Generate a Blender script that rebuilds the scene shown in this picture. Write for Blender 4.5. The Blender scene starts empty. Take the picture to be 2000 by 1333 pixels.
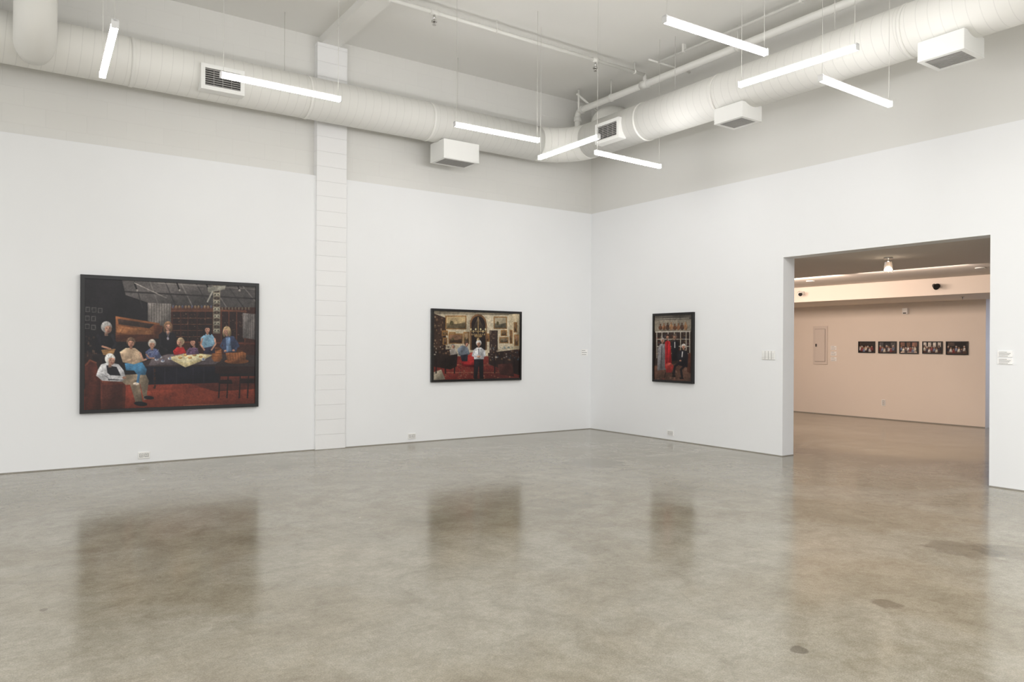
import bpy, math, random
import numpy as np
from mathutils import Vector, Matrix
random.seed(4); rng = np.random.RandomState(7)
C = bpy.context.scene.collection
S = bpy.context.scene
PI = math.pi
S.view_settings.view_transform = 'Standard'
S.view_settings.look = 'None'
S.view_settings.exposure = 0.0

# ------------------------------------------------------------------ camera
F = 1444.0
EYE = 1.40
h = math.atan(999/1444.0)
FW = Vector((math.sin(h), math.cos(h), 0)); RT = Vector((math.cos(h), -math.sin(h), 0)); UP = Vector((0,0,1))
rho = 0.00567
CX = RT*math.cos(rho) + UP*math.sin(rho)
CY = -RT*math.sin(rho) + UP*math.cos(rho)
cam = bpy.data.cameras.new('camera'); camo = bpy.data.objects.new('camera', cam); C.objects.link(camo)
M = Matrix((CX, CY, -FW)).transposed().to_4x4(); M.translation = Vector((0,0,EYE))
camo.matrix_world = M
cam.sensor_width = 36; cam.lens = F/2000*36; cam.shift_y = 10.5/2000
S.camera = camo
def ray(px, py): return CX*(px-1000) + CY*(677-py) + FW*F

XW, YW = 8.29, 9.62        # inner faces of the two gallery walls
XB = 14.35                 # wall of the room beyond
LEDGE = 3.67; CEIL = 5.56
def hit_axis(px, py, ax, val):
    d = ray(px, py); o = Vector((0,0,EYE)); t = (val-o[ax])/d[ax]; return o + d*t
def TF(side):
    if side == 'L': return lambda u,n,z: (u, YW-n, z)
    if side == 'R': return lambda u,n,z: (XW-n, -u, z)
    if side == 'B': return lambda u,n,z: (XB-n, -u, z)
def uz(side, px, py, n=0):
    if side == 'L': p = hit_axis(px, py, 1, YW-n); return p.x, p.z
    p = hit_axis(px, py, 0, (XW if side == 'R' else XB)-n); return -p.y, p.z

# ------------------------------------------------------------------ materials
def s2l(c): return tuple((x/12.92 if x <= .04045 else ((x+.055)/1.055)**2.4) for x in [v/255.0 for v in c])
def mat(name, rgb, rough=.6, metal=0, emit=None, es=0, lin=False, spec=.5, coat=0, trans=0):
    m = bpy.data.materials.new(name); m.use_nodes = True
    b = m.node_tree.nodes['Principled BSDF']
    c = rgb if lin else s2l(rgb)
    b.inputs['Base Color'].default_value = (*c,1); b.inputs['Roughness'].default_value = rough
    b.inputs['Metallic'].default_value = metal; b.inputs['Specular IOR Level'].default_value = spec
    b.inputs['Coat Weight'].default_value = coat; b.inputs['Transmission Weight'].default_value = trans
    if emit: b.inputs['Emission Color'].default_value = (*emit,1); b.inputs['Emission Strength'].default_value = es
    return m
def nodes(m): return m.node_tree.nodes, m.node_tree.links, m.node_tree.nodes['Principled BSDF']
def paint_mat(name, rgb, var=.02, scale=1.2, rough=.7, bump=.0):
    m = mat(name, rgb, rough); N, L, b = nodes(m)
    tc = N.new('ShaderNodeTexCoord'); no = N.new('ShaderNodeTexNoise'); no.inputs['Scale'].default_value = scale; no.inputs['Detail'].default_value = 4
    L.new(tc.outputs['Object'], no.inputs['Vector'])
    r = N.new('ShaderNodeValToRGB'); c = s2l(rgb)
    r.color_ramp.elements[0].position = .3; r.color_ramp.elements[1].position = .7
    r.color_ramp.elements[0].color = tuple(x*(1-var) for x in c)+(1,); r.color_ramp.elements[1].color = tuple(min(1,x*(1+var)) for x in c)+(1,)
    L.new(no.outputs['Fac'], r.inputs['Fac']); L.new(r.outputs['Color'], b.inputs['Base Color'])
    return m
def block_mat(name, rgb, axis, off=.5, w=.4, hgt=.2, dark=.93, bump=.5):
    m = mat(name, rgb, .65); N, L, b = nodes(m)
    tc = N.new('ShaderNodeTexCoord'); sp = N.new('ShaderNodeSeparateXYZ'); cb = N.new('ShaderNodeCombineXYZ')
    L.new(tc.outputs['Object'], sp.inputs[0]); L.new(sp.outputs[axis], cb.inputs[0]); L.new(sp.outputs[2], cb.inputs[1])
    br = N.new('ShaderNodeTexBrick'); br.offset = off; br.inputs['Scale'].default_value = 1
    br.inputs['Brick Width'].default_value = w; br.inputs['Row Height'].default_value = hgt; br.inputs['Mortar Size'].default_value = .004
    br.inputs['Mortar Smooth'].default_value = .6
    c = s2l(rgb)
    br.inputs['Color1'].default_value = (*c,1); br.inputs['Color2'].default_value = (*[x*.985 for x in c],1); br.inputs['Mortar'].default_value = (*[x*dark for x in c],1)
    L.new(cb.outputs[0], br.inputs['Vector']); L.new(br.outputs['Color'], b.inputs['Base Color'])
    no = N.new('ShaderNodeTexNoise'); no.inputs['Scale'].default_value = 45; L.new(tc.outputs['Object'], no.inputs['Vector'])
    ma = N.new('ShaderNodeMath'); ma.operation = 'MULTIPLY_ADD'; ma.inputs[1].default_value = -1.0
    mu = N.new('ShaderNodeMath'); mu.operation = 'MULTIPLY'; mu.inputs[1].default_value = .25
    L.new(no.outputs['Fac'], mu.inputs[0]); L.new(br.outputs['Fac'], ma.inputs[0]); L.new(mu.outputs[0], ma.inputs[2])
    bp = N.new('ShaderNodeBump'); bp.inputs['Strength'].default_value = bump; bp.inputs['Distance'].default_value = .004
    L.new(ma.outputs[0], bp.inputs['Height']); L.new(bp.outputs['Normal'], b.inputs['Normal'])
    return m
def duct_mat(name, rgb, axis):
    m = mat(name, rgb, .55); N, L, b = nodes(m)
    tc = N.new('ShaderNodeTexCoord'); sp = N.new('ShaderNodeSeparateXYZ'); L.new(tc.outputs['Object'], sp.inputs[0])
    def mth(op, a, bb=None):
        n = N.new('ShaderNodeMath'); n.operation = op
        for i, v in enumerate((a, bb)):
            if v is None: continue
            if isinstance(v, (int, float)): n.inputs[i].default_value = v
            else: L.new(v, n.inputs[i])
        return n.outputs[0]
    ang = mth('ARCTAN2', sp.outputs[2], sp.outputs[1-axis])
    ph = mth('ADD', mth('MULTIPLY', sp.outputs[axis], 1/.11), mth('MULTIPLY', ang, 1/(2*PI)))
    fr = mth('FRACT', ph); pp = mth('ABSOLUTE', mth('SUBTRACT', fr, .5))
    ridge = mth('LESS_THAN', pp, .03)
    mr = N.new('ShaderNodeMapRange'); mr.inputs[1].default_value = .0; mr.inputs[2].default_value = .07; mr.inputs[3].default_value = 1; mr.inputs[4].default_value = 0
    L.new(pp, mr.inputs[0])
    bp = N.new('ShaderNodeBump'); bp.inputs['Strength'].default_value = .2; bp.inputs['Distance'].default_value = .003
    L.new(mr.outputs[0], bp.inputs['Height']); L.new(bp.outputs['Normal'], b.inputs['Normal'])
    mx = N.new('ShaderNodeMix'); mx.data_type = 'RGBA'; c = s2l(rgb)
    mx.inputs[6].default_value = (*c,1); mx.inputs[7].default_value = (*[x*.9 for x in c],1)
    L.new(ridge, mx.inputs[0]); L.new(mx.outputs[2], b.inputs['Base Color'])
    return m
def floor_mat():
    m = mat('polished_concrete', (150,142,128), .2, spec=.5); N, L, b = nodes(m)
    tc = N.new('ShaderNodeTexCoord'); O = tc.outputs['Object']
    def noise(sc, det=5, rough=.55, dist=0):
        n = N.new('ShaderNodeTexNoise'); n.inputs['Scale'].default_value = sc; n.inputs['Detail'].default_value = det
        n.inputs['Roughness'].default_value = rough; n.inputs['Distortion'].default_value = dist; L.new(O, n.inputs['Vector']); return n.outputs['Fac']
    def ramp(src, stops):
        r = N.new('ShaderNodeValToRGB'); e = r.color_ramp.elements
        e[0].position, e[0].color = stops[0][0], (*s2l(stops[0][1]),1); e[1].position, e[1].color = stops[-1][0], (*s2l(stops[-1][1]),1)
        for p, c in stops[1:-1]: k = e.new(p); k.color = (*s2l(c),1)
        L.new(src, r.inputs['Fac']); return r.outputs['Color']
    def mix(mode, fac, a, bb):
        x = N.new('ShaderNodeMix'); x.data_type = 'RGBA'; x.blend_type = mode
        for i, v in ((0,fac),(6,a),(7,bb)):
            if isinstance(v, (int,float)): x.inputs[i].default_value = v
            elif isinstance(v, tuple): x.inputs[i].default_value = v
            else: L.new(v, x.inputs[i])
        return x.outputs[2]
    def mth(op, a, bb=0.0):
        n = N.new('ShaderNodeMath'); n.operation = op
        for i, v in enumerate((a, bb)):
            if isinstance(v, (int, float)): n.inputs[i].default_value = v
            else: L.new(v, n.inputs[i])
        return n.outputs[0]
    base = ramp(noise(.7, 6, .6, .6), [(.3,(148,142,125)), (.45,(160,153,136)), (.55,(166,161,147)), (.7,(174,168,153))])
    col = mix('MULTIPLY', .6, base, ramp(noise(4.5, 8, .72, .4), [(.32,(196,190,178)), (.6,(255,255,255))]))
    col = mix('MULTIPLY', .5, col, ramp(noise(28, 5, .7), [(.35,(214,209,200)), (.62,(255,255,255))]))
    col = mix('MULTIPLY', .6, col, ramp(noise(130, 3, .8), [(.36,(184,180,174)), (.62,(255,255,255))]))
    vo = N.new('ShaderNodeTexVoronoi'); vo.inputs['Scale'].default_value = 1.1; L.new(O, vo.inputs['Vector'])
    col = mix('MIX', mth('MULTIPLY', mth('LESS_THAN', vo.outputs['Distance'], .02), .55), col, (.74,.70,.62,1))
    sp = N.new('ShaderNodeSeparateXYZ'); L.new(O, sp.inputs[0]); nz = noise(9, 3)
    for (px,py,r1,st) in ((1880,1072,.24,.36),(1960,1078,.20,.30),(1728,1180,.075,.5),(1560,1270,.04,.6),(1160,905,.35,.28),(1090,985,.3,.10),(85,1192,.025,.5),(1855,985,.2,.1)):  # dark floor stains; the one before the corner paints a dark reflection
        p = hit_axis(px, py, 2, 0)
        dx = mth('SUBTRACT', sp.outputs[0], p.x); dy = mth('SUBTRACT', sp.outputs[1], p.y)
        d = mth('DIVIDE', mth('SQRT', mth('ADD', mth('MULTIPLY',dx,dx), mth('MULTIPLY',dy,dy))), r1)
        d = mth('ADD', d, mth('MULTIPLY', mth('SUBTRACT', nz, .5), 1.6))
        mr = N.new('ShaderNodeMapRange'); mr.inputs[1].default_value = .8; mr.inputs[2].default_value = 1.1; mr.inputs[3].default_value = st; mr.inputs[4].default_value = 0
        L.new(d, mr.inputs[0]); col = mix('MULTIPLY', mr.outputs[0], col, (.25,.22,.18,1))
    v2 = N.new('ShaderNodeTexVoronoi'); v2.feature = 'DISTANCE_TO_EDGE'; v2.inputs['Scale'].default_value = .3
    nd = N.new('ShaderNodeTexNoise'); nd.inputs['Scale'].default_value = 1.5; L.new(O, nd.inputs['Vector'])
    va = N.new('ShaderNodeVectorMath'); va.operation = 'MULTIPLY_ADD'; va.inputs[1].default_value = (.5,.5,.5); L.new(nd.outputs['Color'], va.inputs[0]); L.new(O, va.inputs[2])
    L.new(va.outputs[0], v2.inputs['Vector'])
    col = mix('MULTIPLY', mth('MULTIPLY', mth('LESS_THAN', v2.outputs['Distance'], .0016), .09), col, (.3,.28,.24,1))
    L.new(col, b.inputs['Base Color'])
    mr = N.new('ShaderNodeMapRange'); mr.inputs[3].default_value = .12; mr.inputs[4].default_value = .19; L.new(noise(2.2, 4), mr.inputs[0]); L.new(mr.outputs[0], b.inputs['Roughness'])
    bp = N.new('ShaderNodeBump'); bp.inputs['Strength'].default_value = .015; bp.inputs['Distance'].default_value = .01; L.new(noise(3, 3), bp.inputs['Height']); L.new(bp.outputs['Normal'], b.inputs['Normal'])
    return m

m_wall = paint_mat('white_wall_paint', (238,239,240), .01, .8, .75)
m_upper = block_mat('painted_block_upper', (226,225,221), 0, .5, .4, .2, .965, .3)
m_upper_r = paint_mat('painted_wall_upper', (226,225,221), .012, .8, .75)
m_col = block_mat('painted_block_column', (238,238,238), 0, 0, 4.0, .2, .89, .7)
m_ceil = paint_mat('ceiling_paint', (229,228,224), .012, .7, .8)
m_floor = floor_mat()
m_gap = mat('dark_base_gap', (150,146,138), .8)  # strip colour carrying the dark of the wall-base reveal
m_duct_x = duct_mat('painted_duct_lengthwise', (231,230,225), 0)
m_duct_y = duct_mat('painted_duct_crosswise', (231,230,225), 1)
m_duct = paint_mat('painted_duct', (231,230,225), .01, 1, .55)
m_white = mat('white_metal', (235,235,232), .45)
m_pipe = mat('painted_pipe', (232,231,226), .45)
m_louver = mat('dark_louver_gap', (46,45,44), .6)
m_slat = mat('grey_louver_slat', (156,154,151), .45)
m_alu = mat('white_aluminium', (225,225,225), .35)
m_tube = mat('led_diffuser', (255,255,255), .4, emit=(1,.985,.97), es=42)
m_wire = mat('steel_wire', (204,202,196), .45)
m_frame = mat('black_frame', (18,16,16), .3)
m_plate = mat('white_plastic', (240,239,236), .35)
m_slot = mat('dark_slot', (70,68,66), .6)
m_card = mat('white_card', (252,251,249), .6)
m_ink = mat('grey_ink', (120,118,116), .7)
m_brwall = paint_mat('warm_back_wall', (233,222,211), .02, .8, .8)
m_brceil = paint_mat('back_ceiling', (220,212,204), .02, .8, .8)
m_farwall = mat('daylight_tinted_far_wall', (190,200,222), .8)  # bluish daylight beyond the doorway put into the wall colour
m_black = mat('black_metal', (28,27,27), .4)
m_chrome = mat('chrome', (200,198,195), .18, 1)
m_bulb = mat('spot_bulb', (255,240,220), .4, emit=(1,.86,.68), es=12)
m_glass = mat('frosted_glass', (235,228,220), .15, trans=.85)

# ------------------------------------------------------------------ mesh builder
class MB:
    def __init__(s, tf=None): s.v=[]; s.f=[]; s.tf=tf; s.sm=False
    def add(s, vs, fs):
        n=len(s.v); s.v += [tuple(s.tf(*p)) if s.tf else tuple(p) for p in vs]; s.f += [tuple(i+n for i in f) for f in fs]; return s
    def box(s, x0,x1,y0,y1,z0,z1):
        vs=[(x,y,z) for x in (x0,x1) for y in (y0,y1) for z in (z0,z1)]
        return s.add(vs, [(0,1,3,2),(4,6,7,5),(0,4,5,1),(2,3,7,6),(0,2,6,4),(1,5,7,3)])
    def tube(s, pts, r, seg=16, cap=True):
        pts=[Vector(p) for p in pts]; n=len(pts); vs=[]; fs=[]
        up=None
        for i,p in enumerate(pts):
            t=(pts[min(i+1,n-1)]-pts[max(i-1,0)]).normalized()
            if up is None: up = Vector((0,0,1)) if abs(t.z)<.9 else Vector((0,1,0))
            a=(up-t*up.dot(t)).normalized(); b=t.cross(a); up=a
            rr=r[i] if isinstance(r,(list,tuple)) else r
            for k in range(seg):
                q=2*PI*k/seg; vs.append(p+(a*math.cos(q)+b*math.sin(q))*rr)
        for i in range(n-1):
            for k in range(seg):
                k2=(k+1)%seg; fs.append((i*seg+k,i*seg+k2,(i+1)*seg+k2,(i+1)*seg+k))
        if cap: fs.append(tuple(range(seg))[::-1]); fs.append(tuple((n-1)*seg+k for k in range(seg)))
        s.sm=True
        return s.add(vs, fs)
def fix(me):
    import bmesh
    b=bmesh.new(); b.from_mesh(me); bmesh.ops.recalc_face_normals(b, faces=b.faces); b.to_mesh(me); b.free()
def obj(name, mb, m, parent=None, bevel=0, local=False):
    me=bpy.data.meshes.new(name)
    off=Vector((0,0,0)) if (parent is None or local) else ORG[parent.name]
    me.from_pydata([tuple(Vector(v)-off) for v in mb.v], [], mb.f); me.update(); fix(me)
    me.materials.append(m)
    o=bpy.data.objects.new(name, me); C.objects.link(o)
    if parent: o.parent=parent; ORG[o.name]=off
    if mb.sm:
        for p in me.polygons: p.use_smooth = len(p.vertices)==4
    if bevel:
        bv=o.modifiers.new('bevel','BEVEL'); bv.width=bevel; bv.segments=2; bv.limit_method='ANGLE'
    return o
ORG={}
def thing(name, label, cat, loc=(0,0,0), rotz=0, group=None):
    o=bpy.data.objects.new(name,None); C.objects.link(o); o.location=loc; o.rotation_euler=(0,0,rotz); o.empty_display_size=.1
    o['label']=label; o['category']=cat
    if group: o['group']=group
    ORG[o.name]=Vector(loc); return o
def struct(name, mb, m, bevel=0):
    o=obj(name, mb, m, None, bevel); o['kind']='structure'; return o
def dup(root, loc, rotz, label):
    r=root.copy(); C.objects.link(r); r.location=loc; r.rotation_euler=(0,0,rotz); r['label']=label
    for ch in list(root.children):
        c=ch.copy(); C.objects.link(c); c.parent=r
        for g in list(ch.children):
            d=g.copy(); C.objects.link(d); d.parent=c
    return r

# ------------------------------------------------------------------ room shell
struct('floor', MB().box(-7,17,-5,12,-.15,0), m_floor)
struct('ceiling', MB().box(-7,8.7,-5,10,CEIL,CEIL+.15), m_ceil)
colx0, colx1 = uz('L',614,882)[0], uz('L',672.5,876)[0]
struct('wall_left', MB().box(-7,colx0,YW,YW+.08,0,LEDGE).box(colx1,XW+.08,YW,YW+.08,0,LEDGE), m_wall)
struct('wall_left_upper', MB().box(-7,XW+.3,YW+.08,YW+.3,0,CEIL), m_upper)
oy1, oy0 = -uz('R',1529,700)[0], -uz('R',1933,700)[0]
OT = 2.567; XT = XW+.235
struct('wall_right', MB().box(XW,XT,oy1,YW,0,LEDGE).box(XW,XT,oy0,oy1,OT,LEDGE).box(XW,XT,-5,oy0,0,LEDGE), m_wall)
struct('wall_right_upper', MB().box(XW+.06,XT+.1,-5,YW+.08,LEDGE,CEIL), m_upper_r)
struct('wall_pilaster', MB().box(colx0,colx1,YW-.035,YW+.08,0,CEIL-.11), m_col, .004)
struct('ceiling_beam', MB().box(colx0+.06,colx1-.1,-5,YW+.08,CEIL-.11,CEIL), m_ceil)
struct('base_gap_strip_left', MB().box(-7,colx0,YW-.006,YW,0,.010).box(colx1,XW,YW-.006,YW,0,.010).box(colx0,colx1,YW-.041,YW-.035,0,.006), m_gap)  # thin strips painting the dark reveal along the wall foot
struct('base_gap_strip_right', MB().box(XW-.006,XW,oy1,YW-.006,0,.010).box(XW-.006,XW,-5,oy0,0,.010).box(XW,XT,oy1-.005,oy1,0,.010), m_gap)
struct('wall_back', MB().box(XB,XB+.2,-uz('B',1925,700)[0],11,0,2.6), m_brwall)
struct('wall_back_left', MB().box(XT,XB+.2,11,11.15,0,2.6), m_brwall)
struct('wall_back_far', MB().box(16,16.15,2.4,11,0,2.6), m_farwall)
struct('wall_back_right', MB().box(XT,16,2.3,2.4,0,2.6), m_brwall)
struct('ceiling_back', MB().box(XT,16,2.3,11.15,OT,OT+.12), m_brceil)
sof0 = 12.7
struct('ceiling_soffit', MB().box(sof0,XB+.2,2.4,11,2.285,OT), m_brwall)
struct('base_gap_strip_back', MB().box(XB-.008,XB,6.0,11,0,.016), m_gap)

# ------------------------------------------------------------------ air duct
ZD, XD, YD, R0 = 4.55, 7.40, 9.22, .262
dt = thing('air_duct','large white painted spiral air duct running along both walls below the ceiling','air duct',(XD,YD,ZD))
RE=.60
obj('straight_section', MB().tube([(-7,YD,ZD),(-2,YD,ZD),(XD-RE,YD,ZD)],R0,40), m_duct_x, dt)
obj('straight_section', MB().tube([(XD,YD-RE,ZD),(XD,2,ZD),(XD,-5,ZD)],R0,40), m_duct_y, dt)
arc=[(XD-RE+RE*math.sin(a),YD-RE+RE*math.cos(a),ZD) for a in [PI/2*k/20 for k in range(21)]]
obj('elbow', MB().tube(arc,R0,40), m_duct, dt)
for k in range(0,6):
    a=PI/2*k/5; c=Vector((XD-RE+RE*math.sin(a),YD-RE+RE*math.cos(a),ZD)); t=Vector((math.cos(a),-math.sin(a),0))*.005
    obj('joint_collar', MB().tube([c-t,c+t],R0+.004,40), m_duct, dt)
for px in (262,612,852):
    x=hit_axis(px,200,1,YD-R0).x
    obj('joint_collar', MB().tube([(x-.02,YD,ZD),(x+.02,YD,ZD)],R0+.006,40), m_duct, dt)
for px in (1236,1385,1752):
    y=hit_axis(px,200,0,XD-R0).y
    obj('joint_collar', MB().tube([(XD,y-.02,ZD),(XD,y+.02,ZD)],R0+.006,40), m_duct, dt)
for (x,y) in ((2.9,YD),(5.4,YD),(-.6,YD),(XD,6.9),(XD,4.6),(XD,2.4)):
    obj('hanger_wire', MB().tube([(x,y,ZD+R0-.01),(x,y,CEIL-.002)],.004,6), m_wire, dt)
bx=.27; by=8.70
pts=[(bx,by,CEIL-.002),(bx,by,ZD+.3)]+[(bx,by+.28*(1-math.cos(a)),ZD+.18-.26*math.sin(a)) for a in [PI/2*k/8 for k in range(1,9)]]+[(bx,YD-.1,ZD-.08)]
obj('branch_pipe', MB().tube(pts,.185,32), m_duct, dt)
obj('branch_arm', MB().tube([(bx-.05,by,ZD+.47),(-2.4,by,ZD+.47)],.15,28), m_duct, dt)
obj('joint_collar', MB().tube([(bx,by,ZD+.27),(bx,by,ZD+.30)],.191,32), m_duct, dt)
obj('joint_collar', MB().tube([(bx-.24,by,ZD+.47),(bx-.32,by,ZD+.47)],.165,28), m_duct, dt)
stb = thing('corner_duct_stub','short curved white duct stub turning into the wall above the duct bend','air duct',(7.85,8.9,4.6))
pts=[(7.92,8.95,4.72),(7.92,8.95,4.9)]+[(7.92+.24*(1-math.cos(a)),8.95,4.9+.22*math.sin(a)) for a in [PI/2*k/8 for k in range(1,9)]]+[(XW+.058,8.95,5.12)]
obj('curved_pipe', MB().tube(pts,.19,28), m_duct, stb)
obj('joint_collar', MB().tube([(7.92,8.95,4.86),(7.92,8.95,4.88)],.197,28), m_duct, stb)

# ------------------------------------------------------------------ registers and diffuser boxes
def register(side, u0,u1,z0,z1, plane, label):
    if side=='L': tf=lambda u,n,z:(u,plane-n,z)
    else: tf=lambda u,n,z:(plane-n,-u,z)
    t=thing('duct_register',label,'air vent',tf((u0+u1)/2,0,z0),0,'louvred registers on the duct')
    w=.045
    f=MB(tf); f.box(u0,u0+w,-.12,.02,z0,z1).box(u1-w,u1,-.12,.02,z0,z1).box(u0+w,u1-w,-.12,.02,z0,z0+w).box(u0+w,u1-w,-.12,.02,z1-w,z1)
    obj('frame', f, m_white, t)
    obj('backing', MB(tf).box(u0+w,u1-w,-.02,-.012,z0+w,z1-w), m_louver, t)
    n=8; sl=MB(tf); zz=(z1-z0-2*w)/n
    for k in range(n):
        z=z0+w+zz*(k+.5); sl.box(u0+w,u1-w,-.008,.008,z-.0045,z+.0045)
    obj('louver', sl, m_slat, t)
    mu=MB(tf)
    for k in (1,2,3): u=u0+w+(u1-u0-2*w)*k/4; mu.box(u-.003,u+.003,-.01,.004,z0+w,z1-w)
    obj('mullion', mu, m_slat, t)
p0=hit_axis(392,157,1,8.93); p1=hit_axis(477,157,1,8.93)
register('L',p0.x,p1.x,4.315,4.605,8.93,'square louvred vent on the left stretch of duct behind the long light')
register('R',-8.16,-7.66,4.335,4.625,7.11,'small louvred vent on the duct just right of its corner bend')
def diffuser(x0,x1,y0,y1,z0,z1,long_x,label):
    t=thing('diffuser_box',label,'air vent',((x0+x1)/2,(y0+y1)/2,z0),0,'box diffusers under the duct')
    obj('box', MB().box(x0,x1,y0,y1,z0+.012,z1), m_white, t, .006)
    fr=MB(); e=.045
    fr.box(x0,x1,y0,y0+e,z0,z0+.012).box(x0,x1,y1-e,y1,z0,z0+.012).box(x0,x0+e,y0+e,y1-e,z0,z0+.012).box(x1-e,x1,y0+e,y1-e,z0,z0+.012)
    obj('frame', fr, m_white, t)
    obj('backing', MB().box(x0+e,x1-e,y0+e,y1-e,z0+.009,z0+.0115), m_louver, t)
    sl=MB(); n=9
    for k in range(n):
        if long_x: c=y0+e+(y1-y0-2*e)*(k+.5)/n; sl.box(x0+e,x1-e,c-.011,c+.011,z0+.003,z0+.009)
        else: c=x0+e+(x1-x0-2*e)*(k+.5)/n; sl.box(c-.011,c+.011,y0+e,y1-e,z0+.003,z0+.009)
    obj('louver', sl, m_slat, t)
q0=hit_axis(867,290,1,9.02).x; q1=hit_axis(936,290,1,9.02).x
diffuser(q0,q1,9.02,9.42,4.03,4.30,True,'white box diffuser under the left duct stretch, right of the pilaster')
diffuser(7.2,7.57,5.65,6.07,4.14,4.33,False,'white box diffuser under the right duct stretch, nearer the corner')
diffuser(7.2,7.6,3.2,3.62,4.14,4.33,False,'white box diffuser nearest the camera, at the right edge of the duct')

# ------------------------------------------------------------------ linear lights
LEN=1.2
def flat(px,py,H): return hit_axis(px,py,2,EYE+H)
Ls=[((430,146),(666,195),'long thin light hanging in front of the square duct vent and pilaster'),
    ((225,47),(200,148),'thin light hanging end-on at the far left below the branch duct'),
    ((887,243),(1053,275),'thin light hanging above the white box vent right of the pilaster'),
    ((1170,267),(1053,309),'thin light hanging across the duct bend, left of the small louvred vent'),
    ((1163,298),(1290,326),'lowest thin light, hanging just right below the duct bend'),
    ((1297,38),(1497,104),'topmost bright light hanging above the right duct stretch'),
    ((1676,92),(1443,167),'thin light hanging parallel to the right duct between two box vents'),
    ((1602,153),(1739,205),'rightmost thin light hanging under the right duct stretch')]
root=None
for i,(a,b,lab) in enumerate(Ls):
    A=flat(*a,1.0); B=flat(*b,1.0); k=(A-B).length; H=LEN/k
    A=flat(*a,H); B=flat(*b,H); c=(A+B)/2; d=B-A; rz=math.atan2(d.y,d.x)
    if root is None:
        root=thing('linear_light',lab,'ceiling light',c,rz,'suspended linear lights')
        ob=lambda n,mb,m,bv=0: obj(n,mb,m,root,bv,True)
        ob('housing', MB().box(-LEN/2,LEN/2,-.015,.015,.019,.034), m_alu,.003)
        ob('diffuser', MB().box(-LEN/2+.012,LEN/2-.012,-.023,.023,-.023,.019), m_tube,.008)
        for s in (-1,1):
            e=s*LEN/2; x0,x1=sorted((e,e-s*.012)); ob('end_cap', MB().box(x0,x1,-.025,.025,-.025,.035), m_alu,.003)
        for s in (-1,1):
            ob('suspension_wire', MB().tube([(s*(LEN/2-.03),0,.0),(s*(LEN/2-.03),0,1)],.0022,6), m_wire)
        r=root
    else: r=dup(root,c,rz,lab)
    for ch in r.children:
        if ch.name.startswith('suspension_wire'): ch.location=(0,0,.033); ch.scale=(1,1,CEIL-c.z-.035)

# ------------------------------------------------------------------ pipes
def pipe_thing(name,label,loc): return thing(name,label,'pipe',loc)
yS=7.87; zS=5.42
t=pipe_thing('sprinkler_pipe','thin white sprinkler pipe with small drops running across the ceiling',(4,yS,zS))
obj('pipe', MB().tube([(2.5,yS,zS),(7.8,yS,zS)],.024,12), m_pipe, t)
for px in (848,1163):
    x=hit_axis(px,60,1,yS).x
    obj('sprinkler_head', MB().tube([(x,yS,zS),(x,yS,zS-.10)],.014,10).tube([(x,yS,zS-.10),(x,yS,zS-.115)],.035,12).tube([(x,yS,zS-.115),(x,yS,zS-.15)],.012,8).tube([(x,yS,zS-.15),(x,yS,zS-.155)],.022,10), m_chrome, t)
    obj('tee_fitting', MB().tube([(x-.05,yS,zS),(x+.05,yS,zS)],.034,12), m_pipe, t)
for px in (970,1240,760):
    x=hit_axis(px,60,1,yS).x
    obj('pipe_hanger', MB().tube([(x,yS,zS),(x,yS,CEIL-.002)],.007,6).tube([(x-.012,yS,zS),(x+.012,yS,zS)],.032,12), m_pipe, t)
xp=7.8; zp=5.28
t=pipe_thing('drain_pipe','thick white pipe running above the right duct stretch to the corner',(xp,7,zp))
obj('pipe', MB().tube([(xp,-5,zp),(xp,9.33,zp),(xp,9.385,zp-.025),(xp,9.41,zp-.08),(xp,9.41,4.72),(xp,9.43,4.67),(xp,9.48,4.65),(xp,9.70,4.65)],.05,16), m_pipe, t)
obj('coupling', MB().tube([(xp,9.27,zp),(xp,9.33,zp)],.064,16), m_pipe, t)
obj('coupling', MB().tube([(xp,9.41,zp-.1),(xp,9.41,zp-.18)],.064,16), m_pipe, t)
obj('coupling', MB().tube([(xp,7.80,zp),(xp,7.94,zp)],.062,16), m_pipe, t)
obj('riser', MB().tube([(xp,yS,zp),(xp,yS,zS)],.028,12), m_pipe, t)
for y in (8.6,6.2,3.9): obj('pipe_hanger', MB().tube([(xp,y,zp),(xp,y,CEIL-.002)],.008,6).tube([(xp,y-.015,zp),(xp,y+.015,zp)],.058,14), m_pipe, t)
t=pipe_thing('conduit','slim white conduit with a side arm running beside the thick pipe',(7.7,6,5.46))
obj('pipe', MB().tube([(7.68,-4.9,5.46),(7.68,7.49,5.46)],.016,10), m_pipe, t)
obj('side_arm', MB().tube([(7.50,7.49,5.46),(8.34,7.49,5.46)],.014,10), m_pipe, t)
for y in (7.0,5.2,3.4): obj('clip', MB().box(7.655,7.705,y-.015,y+.015,5.44,CEIL-.002), m_pipe, t)
t=thing('pipe_bracket','diagonal white strut bracket holding the thick pipe at the corner','bracket',(7.8,9.1,5.28))
obj('strut', MB().tube([(7.62,9.22,5.48),(8.3,9.2,5.16)],.018,8), m_pipe, t)
obj('strut', MB().tube([(7.66,9.22,CEIL-.002),(7.66,9.22,5.2)],.016,8), m_pipe, t)

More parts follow.
